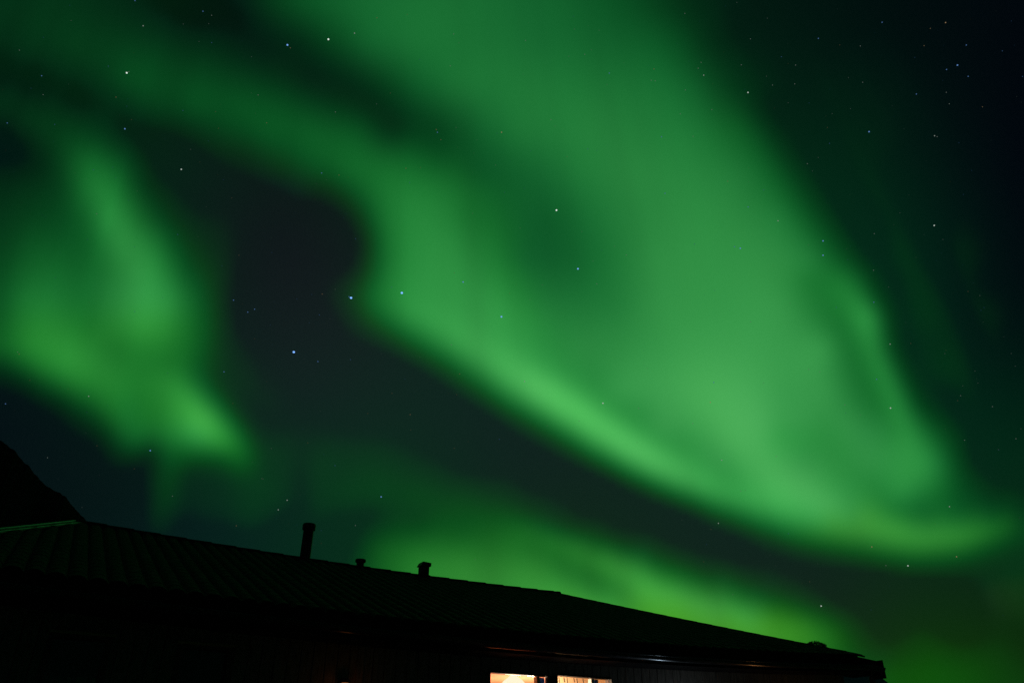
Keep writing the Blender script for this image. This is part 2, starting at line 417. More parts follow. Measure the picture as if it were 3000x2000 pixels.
def side(poly, x, y):
    """which side of a polyline y(x)"""
    p = np.array(poly, float); return y - np.interp(x, p[:, 0], p[:, 1])
fx = (GX[:-1, :-1] + GX[1:, 1:]) / 2; fy = (GY[:-1, :-1] + GY[1:, 1:]) / 2
live = np.maximum.reduce([W[:-1, :-1], W[1:, :-1], W[:-1, 1:], W[1:, 1:]]) > 0
swirl = (side([(-600, 150), (0, 190), (100, 215), (200, 240), (300, 290), (400, 420), (540, 520), (560, 700)], fx, fy) > 0) & \
        (fx < np.interp(fy, [500, 1000, 1100, 1300], [560, 680, 700, 700]))
low = (side([(690, 1060), (850, 1040), (1000, 1040), (1200, 1080), (1400, 1170), (1650, 1240), (1900, 1340), (2100, 1345), (2352, 1330), (2900, 1330)], fx, fy) > 0) & (fx >= 690)
main = ~swirl & ~low
ncol = len(gx)
aur_mat = attr_emission('aurora_glow', True, 0.5)
def band(name, mask, label, cat='aurora'):
    idx = np.argwhere(mask & live)
    q = np.stack([idx[:, 0] * ncol + idx[:, 1], idx[:, 0] * ncol + idx[:, 1] + 1,
                  (idx[:, 0] + 1) * ncol + idx[:, 1] + 1, (idx[:, 0] + 1) * ncol + idx[:, 1]], 1)
    used, inv = np.unique(q, return_inverse=True); inv = inv.reshape(q.shape); n = len(used)
    d = DIRS[used]; c = RES.reshape(-1, 3)[used]
    near, far = EYE + d * 20000.0, EYE + d * 21000.0
    edges = {}
    for a in inv:
        for k in range(4):
            e = (a[k], a[(k + 1) % 4])
            if (e[1], e[0]) in edges: del edges[(e[1], e[0])]
            else: edges[e] = 1
    f = [tuple(int(i) for i in a) for a in inv] + [tuple(int(i) + n for i in a[::-1]) for a in inv] + \
        [(int(b), int(a), int(a) + n, int(b) + n) for a, b in edges]
    o = mesh_object(name, np.concatenate([near, far]), f, aur_mat, np.concatenate([c, c]))
    return tag(o, label, cat, 'aurora bands in the night sky')
band('aurora_band', main, 'widest aurora band, sweeping from the top down to the right in bright green')
band('aurora_band', swirl, 'green aurora swirl with a hooked tail, above the black mountain')
band('aurora_band', low, 'low yellow-green aurora glow rising right behind the house roof')

# ---------------------------------------------------------------- STARS
STAR_TILES = {   # zoom tile: (x offset, y offset, scale) then x,y,magnitude,tint
 'A': (0, 0, .33342, "930,6,3,b 1398,79,3,b 1458,107,4,w 986,179,3,w 1458,295,4,b 1980,311,1,b 2000,331,4,o 2262,272,1,w 134,347,4,w 287,523,3,b 746,457,4,b 873,503,1,w 888,495,4,w 214,609,5,b 297,653,4,w 799,670,4,o 1260,762,4,b 1778,655,4,w 1733,392,5,w 50,848,3,b 377,858,4,b 860,888,2,b 906,825,5,o 1837,847,4,o 1505,884,5,o 1436,972,5,b 1249,1167,2,w 643,1170,4,b 777,1153,5,b 798,1224,5,b 1540,1238,5,b 1597,1364,5,o 2216,1192,3,b 2335,1206,4,o 885,1380,5,b 666,1473,4,w 292,1480,5,b 481,38,5,b 490,143,5,w 1438,165,5,w 1263,167,5,w 1371,287,5,w 2310,772,4,w 1485,770,5,o 1313,1030,5,w 298,258,5,b 874,733,5,b"),
 'B': (784, 0, .33342, "91,230,3,w 245,124,4,o 454,101,5,o 774,236,4,w 810,297,5,w 1269,280,4,w 751,455,4,w 539,411,5,b 1677,376,4,w 1722,345,5,w 1567,389,5,w 1846,505,3,b 1830,583,5,w 2154,476,4,o 2135,554,4,w 2162,558,4,w 2335,785,4,w 2206,943,3,b 662,912,3,b 654,893,4,o 685,963,4,o 1104,912,3,o 1072,919,5,b 790,880,5,w 1444,825,4,w 1472,870,5,w 1698,1026,4,b 1760,1036,5,b 1555,1079,5,o 1062,1138,5,w 445,1160,4,o 545,1155,5,o 471,1258,4,b 1482,1448,1,w 2230,1332,3,b 1260,1297,5,b 1305,1040,5,b 243,717,5,w 338,642,5,o 1776,210,5,w 1606,202,5,w 1600,114,5,b 904,1470,5,w 1125,1326,5,b"),
 'C': (1568, 0, .33342, "15,94,4,w 127,431,4,w 107,471,4,w 145,519,3,w 19,621,4,w 467,269,4,w 583,127,5,w 935,266,3,b 1374,155,3,b 1811,157,3,o 1706,197,4,o 1954,312,3,b 2202,352,4,b 1663,316,4,o 1224,318,4,w 1082,311,5,o 680,392,4,b 778,450,4,w 404,448,4,w 1893,450,2,b 1818,480,3,b 1967,527,3,b 2341,528,4,b 619,587,4,w 772,579,4,w 577,526,5,w 450,638,2,w 1142,535,5,w 1240,568,4,w 1610,649,3,b 1816,637,4,w 1837,716,4,w 2065,737,4,o 727,709,5,w 871,710,5,b 201,756,4,w 72,940,4,w 1284,908,2,b 1012,988,4,b 997,879,5,o 1735,936,3,w 1753,942,4,w 859,1128,4,w 894,1178,5,w 934,1086,5,w 310,1249,4,o 558,1309,4,b 451,1426,3,b 657,1521,3,w 1733,1553,2,w 1934,1340,5,b 1990,1175,5,b 1496,1466,5,w 1903,983,5,b 1599,397,5,b 2264,146,5,b 373,18,5,w 1156,750,5,w 1030,783,5,w"),
 'D': (0, 522.9, .33342, "1224,47,4,b 1873,171,5,b 1646,190,5,o 602,82,5,b 926,132,5,b 382,345,5,b 1529,263,5,b 1609,499,3,b 1754,561,3,b 1707,581,3,b 2220,457,4,o 2148,460,5,b 2200,600,4,b 2309,424,5,w 1754,765,5,o 928,577,4,b 1120,481,5,b 2024,856,0,b 2190,921,3,b 1543,992,3,b 121,856,4,w 132,870,4,o 38,1212,3,b 611,1160,3,w 205,1050,5,o 1604,1209,5,o 1035,1534,2,b 668,1501,5,o 597,1270,5,b 1155,1000,5,b 1864,670,5,b 2045,490,5,b 2130,654,5,b"),
 'E': (784, 522.9, .33342, "67,483,0,b 53,475,3,b 417,449,0,b 98,76,4,b 839,374,2,b 1103,613,1,b 1630,283,1,b 346,410,4,b 1262,1058,3,w 1802,1208,2,w 758,807,4,w 815,1007,4,o 1159,453,5,o 1300,496,5,w 1760,387,4,w 1963,188,4,w 1882,128,5,w 1792,155,5,b 1657,27,5,w 1734,230,5,w 2107,968,5,w 2048,1243,4,w 1638,1331,4,w 1419,1363,5,w 1088,1456,4,b 474,1286,4,o 182,1279,5,o 63,908,4,b 438,1044,5,b 348,1140,5,o 779,311,5,o 1384,394,5,w 478,1392,5,o 778,1518,5,o 793,1149,5,o 1232,3,5,w 2037,1478,5,w"),
 'F': (1568, 522.9, .33342, "82,113,4,b 357,131,3,b 397,142,2,b 967,91,2,b 967,190,2,b 1320,41,4,w 1315,293,4,w 1317,513,3,b 1058,549,4,b 1137,220,5,b 866,118,5,w 1793,81,5,w 1966,439,5,o 2047,467,5,w 2055,569,5,b 2076,550,5,b 1429,801,3,w 1336,1043,3,b 1432,1241,2,w 868,976,4,w 945,992,4,w 214,1065,3,b 191,1202,3,o 1117,1219,4,w 1225,1290,5,w 1124,1275,5,b 557,1070,5,w 740,520,5,w 468,648,4,w 221,432,5,b 1915,1156,4,w 1929,1089,5,w 2134,1231,4,w 2034,1069,5,w 2014,986,5,w 1942,1462,4,w 2296,1452,4,w 2330,1384,5,w 1806,866,5,w 2291,953,5,w 1571,796,5,o 1419,408,5,w 69,1347,4,w 2263,866,5,w 1894,1190,5,o 2176,1527,5,w"),
 'G': (0, 966.7, .33342, "327,252,4,w 925,329,5,o 1188,516,4,w 1628,720,4,o 1978,544,3,w 1917,610,3,w 2308,306,4,b 1869,188,5,w 1812,397,5,w 1803,395,5,w 565,593,5,w 2213,752,5,b 2120,150,5,o"),
 'H': (548.8, 1136.8, .275, "1188,13,2,b 973,252,4,w 1620,527,5,w 1974,533,5,w 687,400,5,o"),
 'I': (1568, 966.7, .33342, "269,268,3,w 645,243,4,w 400,481,4,w 432,476,5,w 246,703,3,w 164,849,5,b 1838,588,3,w 1303,865,3,o 1887,933,3,o 1552,995,2,w 1400,994,4,w 954,1272,2,w 728,774,4,b 195,745,5,o 156,1397,4,w 1298,1299,5,b 875,1105,5,o 346,1193,5,w 2177,198,5,b 145,968,5,o"),
}
STAR_LABELS = [   # the brightest stars, by chart position
 (675, 808, 'brightest blue star, alone in the dark gap left of the main aurora band'),
 (806, 683, 'brilliant blue star with a tiny companion touching it, where dark gap meets the aurora'),
 (923, 672, 'brilliant blue star on the bright aurora strand, right of the star with a companion'),
 (660, 104, 'bright blue star in the dark lane near the top, a tiny star below it'),
 (754, 91, 'bright white star near the top, right of the blue star in the dark lane'),
 (291, 168, 'bright white star with a faint dot beside it on the thin upper left aurora'),
 (1278, 483, 'bright white star in the dark green hollow inside the main aurora band'),
 (1152, 727, 'blue star on the brightest part of the strand, below the dark green hollow'),
 (1327, 617, 'bright blue star at the lower end of the dark green hollow'),
 (2085, 1298, 'white star just under the lower right rim of the main aurora band'),
 (1886, 1391, 'white star low in the dark, above the right end of the roof'),
 (287, 296, 'bluish star in the dim sky above the top of the left aurora swirl'),
 (416, 389, 'white star on the dark edge right of the left aurora swirl'),
 (2199, 150, 'blue star in the black upper right corner, brightest of its small cluster'),
 (1718, 213, 'white star on the upper right flank of the main aurora band'),
 (1996, 303, 'blue star alone in the dark sky right of the main aurora band'),
 (2146, 518, 'white star in the darkest sky near the right side, below the lone blue one'),
 (345, 1034, 'blue star under the tail of the left aurora swirl, above the roof'),
 (1064, 648, 'smaller blue star inside the bright strand, above the dark gap tip'),
 (1385, 926, 'white star on the main aurora band just above its brightest rim'),
 (1700, 570, 'blue star with a dimmer neighbour in the middle of the wide aurora veil'),
 (1890, 553, 'upper of two blue stars stacked on the right flank of the aurora'),
 (1890, 586, 'lower of two blue stars stacked on the right flank of the aurora'),
 (2045, 937, 'pale yellow star in the dim streak along the right flank of the aurora'),
 (875, 1140, 'blue star low in the sky between the tall chimney and the last roof vent'),
]
STAR_R = 15000.0
TINT = {'b': (.20, .44, 1.0), 'w': (.80, .95, .85), 'o': (1.0, .68, .36)}
PXR = [2.8, 2.2, 1.75, 1.35, 1.0, .75]        # radius in chart units by magnitude
PWR = [1.3, .9, .48, .25, .125, .085]
ico = bmesh.new(); bmesh.ops.create_icosphere(ico, subdivisions=1, radius=1.0)
ICO_V = [tuple(v.co) for v in ico.verts]; ICO_F = [tuple(v.index for v in f.verts) for f in ico.faces]; ico.free()
star_mats, star_mesh = {}, {}
for t in TINT:
    for mg in range(6):
        m = glow_material('starlight', TINT[t], PWR[mg]); m.cycles.emission_sampling = 'NONE'
        star_mats[t, mg] = m
def star_region(x, y):
    if y > 1180: return 'low in the dark sky under the main aurora band'
    if x > 1560 + y * .62: return 'in the dark sky right of the main aurora band'
    if x < 560 and y > 700: return 'beside the left aurora swirl'
    if 520 < x < 1000 and 600 < y < 1180: return 'in the dark gap between the aurora bands'
    if x < 800: return 'in the dim upper left sky'
    return 'shining through the main aurora band'
TW = {'b': 'blue', 'w': 'white', 'o': 'orange'}
faint = {}
for ox, oy, sc, rows in STAR_TILES.values():
    for row in rows.split():
        a = row.split(','); x, y, mg, t = ox + float(a[0]) * sc, oy + float(a[1]) * sc, int(a[2]), a[3]
        d = chart_dir(x, y); depth = d[1] * math.cos(PITCH) + d[2] * math.sin(PITCH)
        r = PXR[mg] * STAR_R / F_CHART * depth
        p = EYE + d * STAR_R
        if mg >= 4:
            faint.setdefault((t, mg), []).append((p, r)); continue
        me = star_mesh.get((t, mg))
        if me is None:
            me = bpy.data.meshes.new('star'); me.from_pydata(ICO_V, [], ICO_F); me.materials.append(star_mats[t, mg])
            star_mesh[t, mg] = me
        o = bpy.data.objects.new('star', me); COL.objects.link(o); o.location = p; o.scale = (r, r, r)
        best = min(STAR_LABELS, key=lambda s: (s[0] - x) ** 2 + (s[1] - y) ** 2)
        if mg <= 2 and math.hypot(best[0] - x, best[1] - y) < 8: lab = best[2]
        else: lab = 'small %s star %s' % (TW[t], star_region(x, y))
        tag(o, lab, 'star', 'stars' if mg <= 2 else 'small stars ' + star_region(x, y))
# the faintest stars nobody could count: one object
for i in range(420):
    x, y = rng.uniform(0, 2352), rng.uniform(0, 1500)
    t = 'bwo'[int(rng.choice(3, p=[.45, .4, .15]))]
    d = chart_dir(x, y); depth = d[1] * math.cos(PITCH) + d[2] * math.sin(PITCH)
    faint.setdefault((t, 5), []).append((EYE + d * STAR_R, rng.uniform(.25, .5) * STAR_R / F_CHART * depth))
fv, ff, fm, mats = [], [], [], []
for key, lst in faint.items():
    mats.append(star_mats[key])
    for p, r in lst:
        n = len(fv); fv += [tuple(p + np.array(v) * r) for v in ICO_V]; ff += [tuple(i + n for i in q) for q in ICO_F]
        fm += [len(mats) - 1] * len(ICO_F)
me = bpy.data.meshes.new('faint_stars'); me.from_pydata(fv, [], ff)
for m in mats: me.materials.append(m)
me.polygons.foreach_set('material_index', fm)
o = bpy.data.objects.new('faint_stars', me); COL.objects.link(o)
tag(o, 'scatter of the faintest pinprick stars across the whole night sky', 'stars', kind='stuff')

# ---------------------------------------------------------------- TERRAIN
earth = material('pale_bounce_grass_gravel', (.27, .27, .25), .95, var=.5, scale=.8, bump=.5, bscale=3)  # made pale so the unseen ground bounces window light onto the boards
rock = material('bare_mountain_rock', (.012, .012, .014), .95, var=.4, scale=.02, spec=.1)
hillm = material('hazy_far_hillside', (.10, .16, .30), .95, var=.3, scale=.01, spec=.1)  # blue of the distant air is mixed into the base colour
mb = MB(); rings = []
for r in (.01, 6, 14, 30, 70, 160, 400, 1000, 2500, 6000, 14000):
    rings.append([(r * math.cos(2 * math.pi * k / 96), r * math.sin(2 * math.pi * k / 96), -max(0, r - 100) ** 2 * 2e-8) for k in range(96)])
mb.strip(rings, closed=True)
tag(mb.build('ground', earth), 'dark open ground around the house', 'ground', kind='structure')

def ridge_terrain(name, sky_pts, dist, depth, mat, label, jag):
    """terrain whose crest stands against the sky along chart points; slopes fall to the front and the back"""
    p = np.array(sky_pts, float); n = 180
    s = np.linspace(0, 1, n); t = np.linspace(0, 1, len(p))
    x = np.interp(s, t, p[:, 0]); y = np.interp(s, t, p[:, 1])
    d = chart_dir(x, y); h = np.hypot(d[:, 0], d[:, 1]); rows = []
    crest_z = 1.5 + d[:, 2] / h * dist
    for k in np.linspace(-1, 1, 21):
        q = abs(k); fall = (1 - q) ** 1.25
        rr = dist + k * depth
        zz = crest_z * fall + (rng.normal(0, jag, n) * (0.25 + q * 2) * (q < 1)) - q * 3
        if k == 0: zz = crest_z + np.convolve(rng.normal(0, jag, n), [.3, .4, .3], 'same')
        rows.append([(d[i, 0] / h[i] * rr, d[i, 1] / h[i] * rr, zz[i]) for i in range(n)])
    mb = MB(); mb.strip(rows)
    return tag(mb.build(name, mat, smooth=False), label, name, kind='structure')
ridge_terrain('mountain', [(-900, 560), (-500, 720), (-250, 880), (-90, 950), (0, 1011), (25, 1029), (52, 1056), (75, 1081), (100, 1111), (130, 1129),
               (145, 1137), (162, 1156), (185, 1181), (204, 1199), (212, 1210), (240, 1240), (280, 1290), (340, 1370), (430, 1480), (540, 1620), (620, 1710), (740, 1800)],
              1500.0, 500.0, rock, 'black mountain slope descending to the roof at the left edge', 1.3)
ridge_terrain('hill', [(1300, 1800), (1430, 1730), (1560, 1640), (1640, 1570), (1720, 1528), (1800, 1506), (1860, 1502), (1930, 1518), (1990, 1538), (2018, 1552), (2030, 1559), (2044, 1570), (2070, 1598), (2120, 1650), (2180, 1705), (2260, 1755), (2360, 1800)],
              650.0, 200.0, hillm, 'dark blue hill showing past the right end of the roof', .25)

# ---------------------------------------------------------------- HOUSE
# local axes of the house: s runs along the eave, p away from the camera, z up
ALPHA = R(31.0); PE, PR = 8.40, 12.71        # eave and ridge distances from the camera
UX, UY = math.cos(ALPHA), math.sin(ALPHA)
S0, P0 = 5.4, 12.71
house = empty('house', (UX * S0 - UY * P0, UY * S0 + UX * P0, 0), ALPHA)
tag(house, 'dark low house with wavy tiled roof, three roof pipes and two lit windows', 'house')
def L3(s, p, z): return (s - S0, p - P0, z)
ez = np.poly1d(np.polyfit([-.36, 1.79, 3.08, 4.75, 6.18, 8.11, 11.72], [1.66, 1.58, 1.555, 1.54, 1.55, 1.61, 1.72], 2))
rz_ = np.poly1d(np.polyfit([.23, 1.44, 2.55, 3.63, 5.7, 6.54, 8.67], [3.24, 3.22, 3.17, 3.15, 3.12, 3.11, 3.15], 2))
ze = lambda s: 1.5 + float(ez(s))            # eave and ridge heights are bent to imitate barrel distortion of the lens
zr = lambda s: 1.5 + float(rz_(s))
sL = lambda t: -1.35 + 1.58 * t
sR = lambda t: 11.72 - 3.05 * t
def roof_pt(s, t, dz=0.0): return L3(s, PE + (PR - PE) * t, (1 - t) * ze(s) + t * zr(s) + dz)

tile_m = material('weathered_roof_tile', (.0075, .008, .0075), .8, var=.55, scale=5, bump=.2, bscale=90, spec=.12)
metal_m = material('galvanised_flashing', (.18, .19, .19), .35, metal=.85, var=.15, scale=14)
dark_metal = material('black_painted_steel', (.012, .012, .013), .5, metal=.0, var=.3, scale=12)
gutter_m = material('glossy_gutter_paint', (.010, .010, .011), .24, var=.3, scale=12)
wood_m = material('dark_brown_cladding', (.15, .12, .095), .8, var=.45, scale=5, stretch=(9, 9, 1), bump=.3, bscale=60)
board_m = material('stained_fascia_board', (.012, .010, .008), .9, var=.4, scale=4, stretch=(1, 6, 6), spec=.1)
trim_m = material('warm_glint_trim', (.42, .20, .08), .5, var=.1)  # orange of a warm glint is put into the trim colour
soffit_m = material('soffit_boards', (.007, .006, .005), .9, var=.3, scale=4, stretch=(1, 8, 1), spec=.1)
stone_m = material('concrete_plinth', (.22, .21, .2), .9, var=.25, scale=5, bump=.3)

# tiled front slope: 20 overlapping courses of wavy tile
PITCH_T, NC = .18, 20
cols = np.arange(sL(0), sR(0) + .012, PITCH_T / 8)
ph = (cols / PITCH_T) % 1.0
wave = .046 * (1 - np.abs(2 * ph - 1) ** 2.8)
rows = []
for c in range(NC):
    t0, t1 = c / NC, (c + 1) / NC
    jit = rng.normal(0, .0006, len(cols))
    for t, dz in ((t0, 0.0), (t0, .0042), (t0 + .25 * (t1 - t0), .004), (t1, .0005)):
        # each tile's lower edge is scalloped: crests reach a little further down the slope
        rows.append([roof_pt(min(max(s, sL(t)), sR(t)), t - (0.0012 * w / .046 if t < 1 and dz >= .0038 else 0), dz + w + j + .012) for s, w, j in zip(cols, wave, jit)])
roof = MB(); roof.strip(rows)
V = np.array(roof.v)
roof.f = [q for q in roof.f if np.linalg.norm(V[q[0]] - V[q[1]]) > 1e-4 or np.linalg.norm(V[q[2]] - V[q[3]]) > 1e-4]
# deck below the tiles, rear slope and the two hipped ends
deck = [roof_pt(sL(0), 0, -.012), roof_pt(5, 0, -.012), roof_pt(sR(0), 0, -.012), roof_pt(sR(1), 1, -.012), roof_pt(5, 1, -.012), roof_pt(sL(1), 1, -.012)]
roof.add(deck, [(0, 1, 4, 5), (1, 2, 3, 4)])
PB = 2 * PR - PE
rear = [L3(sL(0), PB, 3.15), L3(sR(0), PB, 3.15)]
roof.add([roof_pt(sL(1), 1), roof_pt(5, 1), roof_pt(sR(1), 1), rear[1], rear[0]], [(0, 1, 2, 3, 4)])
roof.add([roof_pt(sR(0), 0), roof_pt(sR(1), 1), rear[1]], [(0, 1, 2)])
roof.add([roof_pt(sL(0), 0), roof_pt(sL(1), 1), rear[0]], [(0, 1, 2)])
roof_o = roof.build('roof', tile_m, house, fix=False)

def bar(mb, a, b, w, h):
    """square bar between two points, w wide (level), h high"""
    a, b = Vector(a), Vector(b); d = (b - a).normalized(); sd = d.cross(Vector((0, 0, 1))).normalized() * w / 2
    up = Vector((0, 0, h))
    mb.hexa([a - sd, a + sd, b + sd, b - sd, a - sd + up, a + sd + up, b + sd + up, b - sd + up])
mb = MB()                                     # ridge capping: overlapping half rounds
ss = np.arange(sL(1) - .05, sR(1) + .02, .38)
for i, s in enumerate(ss):
    e = min(s + .41, sR(1) + .05); z0, z1 = zr(s) + .0, zr(e) + .012
    mb.tube([L3(s, PR, z0), L3(e, PR, z1)], .075, 14, True)
mb.build('ridge_cap', tile_m, roof_o)
mb = MB()                                     # hip edge on the right: thin lead strip
for k in range(10):
    a, b = max(.045, k / 10), (k + 1) / 10
    bar(mb, roof_pt(sR(a) - .035, a, .03), roof_pt(sR(b) - .035, b, .03), .08, .024)
mb.build('hip_strip', tile_m, roof_o)
mb = MB()                                     # metal flashing along the left edge, folded in three
for k in range(10):
    a, b = k / 10, (k + 1) / 10
    for off, w, dz, h in ((-.05, .05, .03, .035), (-.01, .05, .03, .02), (.035, .05, .03, .03)):
        bar(mb, roof_pt(sL(a) + off, a, dz), roof_pt(sL(b) + off, b, dz), w, h)
mb.build('edge_flashing', metal_m, roof_o)

# three pipes on the ridge
def zridge(s, dp=0.0): return zr(s) - .36 * abs(dp)
mb = MB(); s, p = 3.63, PR + .02
mb.lathe(L3(s, p, zr(s) - .1), [(.10, 0), (.10, .14), (.088, .145), (.086, .64), (.108, .65), (.112, .72), (.104, .745), (.07, .75)], 24)
tag(mb.build('chimney', dark_metal, roof_o), 'tall round flue with a wider collar at its top')
mb = MB(); s = 4.60
mb.lathe(L3(s, p, zr(s) - .125), [(.072, 0), (.068, .20), (.064, .215), (.064, .265), (.087, .27), (.092, .29), (.088, .315), (.03, .322)], 20)
tag(mb.build('roof_vent', dark_metal, roof_o), 'short round vent pipe with a flat cap')
mb = MB(); s = 5.80
z = zr(s) - .04; c = L3(s, p, z)
mb.box(c[0] - .073, c[0] + .073, c[1] - .073, c[1] + .073, c[2], c[2] + .27)
q = .098
mb.hexa([(c[0] - q, c[1] - q, c[2] + .265), (c[0] + q, c[1] - q, c[2] + .265), (c[0] + q, c[1] + q, c[2] + .265), (c[0] - q, c[1] + q, c[2] + .265),
         (c[0] - q * .62, c[1] - q, c[2] + .335), (c[0] + q, c[1] - q, c[2] + .325), (c[0] + q, c[1] + q, c[2] + .325), (c[0] - q * .62, c[1] + q, c[2] + .335)])
tag(mb.build('roof_vent', dark_metal, roof_o), 'square vent with a sloped hood')

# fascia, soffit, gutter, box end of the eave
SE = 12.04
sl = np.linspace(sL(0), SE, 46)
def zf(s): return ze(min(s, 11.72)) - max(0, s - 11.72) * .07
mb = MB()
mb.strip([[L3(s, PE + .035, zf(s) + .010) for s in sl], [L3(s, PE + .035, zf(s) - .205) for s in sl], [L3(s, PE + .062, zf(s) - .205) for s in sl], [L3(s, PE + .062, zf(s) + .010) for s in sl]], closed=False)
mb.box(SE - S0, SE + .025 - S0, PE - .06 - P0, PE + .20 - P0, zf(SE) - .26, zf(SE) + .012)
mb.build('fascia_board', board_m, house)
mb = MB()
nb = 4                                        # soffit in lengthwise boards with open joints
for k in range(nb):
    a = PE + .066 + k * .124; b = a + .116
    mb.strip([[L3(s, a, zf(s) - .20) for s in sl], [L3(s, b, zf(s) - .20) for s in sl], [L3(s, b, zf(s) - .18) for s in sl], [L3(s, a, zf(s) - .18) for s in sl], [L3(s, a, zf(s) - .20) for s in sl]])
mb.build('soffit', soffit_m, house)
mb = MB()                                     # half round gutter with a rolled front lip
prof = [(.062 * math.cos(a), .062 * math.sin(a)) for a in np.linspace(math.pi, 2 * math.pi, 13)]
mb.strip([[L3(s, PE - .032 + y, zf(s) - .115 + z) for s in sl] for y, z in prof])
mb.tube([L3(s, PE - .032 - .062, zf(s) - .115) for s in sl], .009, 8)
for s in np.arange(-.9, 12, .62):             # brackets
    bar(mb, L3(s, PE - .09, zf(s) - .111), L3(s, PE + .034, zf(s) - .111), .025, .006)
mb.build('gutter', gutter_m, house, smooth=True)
mb = MB()                                     # downpipe at the right corner
mb.tube([L3(11.80, PE - .03, zf(11.7) - .16), L3(11.80, PE - .03, zf(11.7) - .20), L3(11.80, PE + .03, zf(11.7) - .27), L3(11.80, PE + .03, .3)], .036, 14)
pipe = mb.build('downpipe', dark_metal, house, smooth=True)
mb = MB(); c = L3(11.80, PE + .03, 2.88)
mb.box(c[0] + .037, c[0] + .052, c[1] - .03, c[1] + .03, c[2] - .12, c[2] + .02)
mb.build('pipe_bracket', material('warm_lit_bracket', (.35, .16, .07), .6), pipe)  # orange lamplight on the bracket is painted into its colour

# boarded walls with window openings
WP, ZB, ZT = 8.95, .30, 2.95
LIT = [(5.03, 5.965, 2.69), (6.035, 6.955, 2.715)]
DARKW = [(.18, .74, 2.74), (1.36, 1.92, 2.73)]
OPEN = [(a, b, 1.25, z) for a, b, z in LIT] + [(a, b, 1.35, z) for a, b, z in DARKW]
mb = MB(); bw = .142
for s in np.arange(-.9, 11.78, bw):
    e = min(s + bw - .010, 11.78); d = .018 + rng.uniform(0, .003)
    cuts = [(z0, z1) for a, b, z0, z1 in OPEN if a < e and b > s]
    lo = ZB
    pieces = []
    for z0, z1 in sorted(cuts): pieces.append((lo, z0)); lo = z1
    pieces.append((lo, zf(s) - .19))
    for z0, z1 in pieces:
        parts = [(s, e)]
        if z1 > z0 + .02: mb.box(s - S0, e - S0, WP - d - P0, WP - P0, z0, z1)
    for a, b, z0, z1 in OPEN:                 # the rest of a board cut by the side of an opening
        if a < e and b > s:
            if s < a - .004: mb.box(s - S0, a - S0, WP - d - P0, WP - P0, z0 + .0005, z1 - .0005)
            if e > b + .004: mb.box(b - S0, e - S0, WP - d - P0, WP - P0, z0 + .0005, z1 - .0005)
edges_s = sorted({-.9, 11.78} | {v for o in OPEN for v in o[:2]})
for a, b in zip(edges_s[:-1], edges_s[1:]):   # solid wall behind the boards, round the openings
    op = [o for o in OPEN if o[0] <= a + 1e-6 and o[1] >= b - 1e-6]
    if op:
        mb.box(a - S0, b - S0, WP + .001 - P0, WP + .14 - P0, ZB, op[0][2]); mb.box(a - S0, b - S0, WP + .001 - P0, WP + .14 - P0, op[0][3], ZT + .05)
    else: mb.box(a - S0, b - S0, WP + .001 - P0, WP + .14 - P0, ZB, ZT + .05)
mb.box(11.64 - S0, 11.78 - S0, WP + .142 - P0, 16.4 - P0, ZB, ZT)
mb.box(-.9 - S0, -.76 - S0, WP + .142 - P0, 16.4 - P0, ZB, ZT)
mb.box(-.9 - S0, 11.78 - S0, 16.402 - P0, 16.54 - P0, ZB, ZT)
mb.build('wall', wood_m, house)
mb = MB(); mb.box(-.94 - S0, 11.82 - S0, WP - .03 - P0, 16.58 - P0, -.05, ZB - .004)
mb.build('plinth', stone_m, house)
mb = MB(); mb.box(3.30 - S0, 3.38 - S0, WP - .045 - P0, WP - .0215 - P0, ZB, 2.845)
mb.build('corner_board', wood_m, house)

# lit living room behind the two windows
room_m = material('peach_room_paint', (.80, .40, .24), .9, var=.08, scale=3)
cream_m = material('cream_panel_wall', (.84, .66, .42), .9, var=.10, scale=5)
mb = MB(); a, b, y0, y1, z0, z1 = 2.7 - S0, 7.9 - S0, WP + .145 - P0, 12.3 - P0, .42, 2.93
mb.add([(a, y0, z0), (b, y0, z0), (b, y1, z0), (a, y1, z0), (a, y0, z1), (b, y0, z1), (b, y1, z1), (a, y1, z1)],
       [(0, 1, 2, 3), (7, 6, 5, 4), (2, 6, 7, 3), (0, 3, 7, 4), (1, 5, 6, 2)])
mb.build('room', room_m, house)
mb = MB(); mb.box(6.72 - S0, 7.85 - S0, 10.0 - P0, 10.06 - P0, .43, 2.92); mb.box(7.86 - S0, 7.895 - S0, WP + .2 - P0, 9.99 - P0, .43, 2.92)
mb.build('room_divider', cream_m, house)

glass_m = bpy.data.materials.new('window_glass'); glass_m.use_nodes = True
nt = glass_m.node_tree; nt.nodes.remove(nt.nodes['Principled BSDF'])
tr = nt.nodes.new('ShaderNodeBsdfTransparent'); gl = nt.nodes.new('ShaderNodeBsdfGlossy'); gl.inputs['Roughness'].default_value = .03
fr = nt.nodes.new('ShaderNodeFresnel'); fr.inputs['IOR'].default_value = 1.45; mx = nt.nodes.new('ShaderNodeMixShader')
nt.links.new(fr.outputs['Fac'], mx.inputs['Fac']); nt.links.new(tr.outputs['BSDF'], mx.inputs[1]); nt.links.new(gl.outputs['BSDF'], mx.inputs[2])
nt.links.new(mx.outputs['Shader'], nt.nodes['Material Output'].inputs['Surface'])
curtain_m = material('blue_curtain', (.26, .33, .44), .85, var=.2, scale=20, stretch=(6, 1, .3))
_nt = curtain_m.node_tree; _tl = _nt.nodes.new('ShaderNodeBsdfTranslucent'); _tl.inputs['Color'].default_value = (.05, .10, .22, 1)
_mx = _nt.nodes.new('ShaderNodeMixShader'); _mx.inputs['Fac'].default_value = .6
_nt.links.new(_nt.nodes['Principled BSDF'].outputs['BSDF'], _mx.inputs[1]); _nt.links.new(_tl.outputs['BSDF'], _mx.inputs[2])
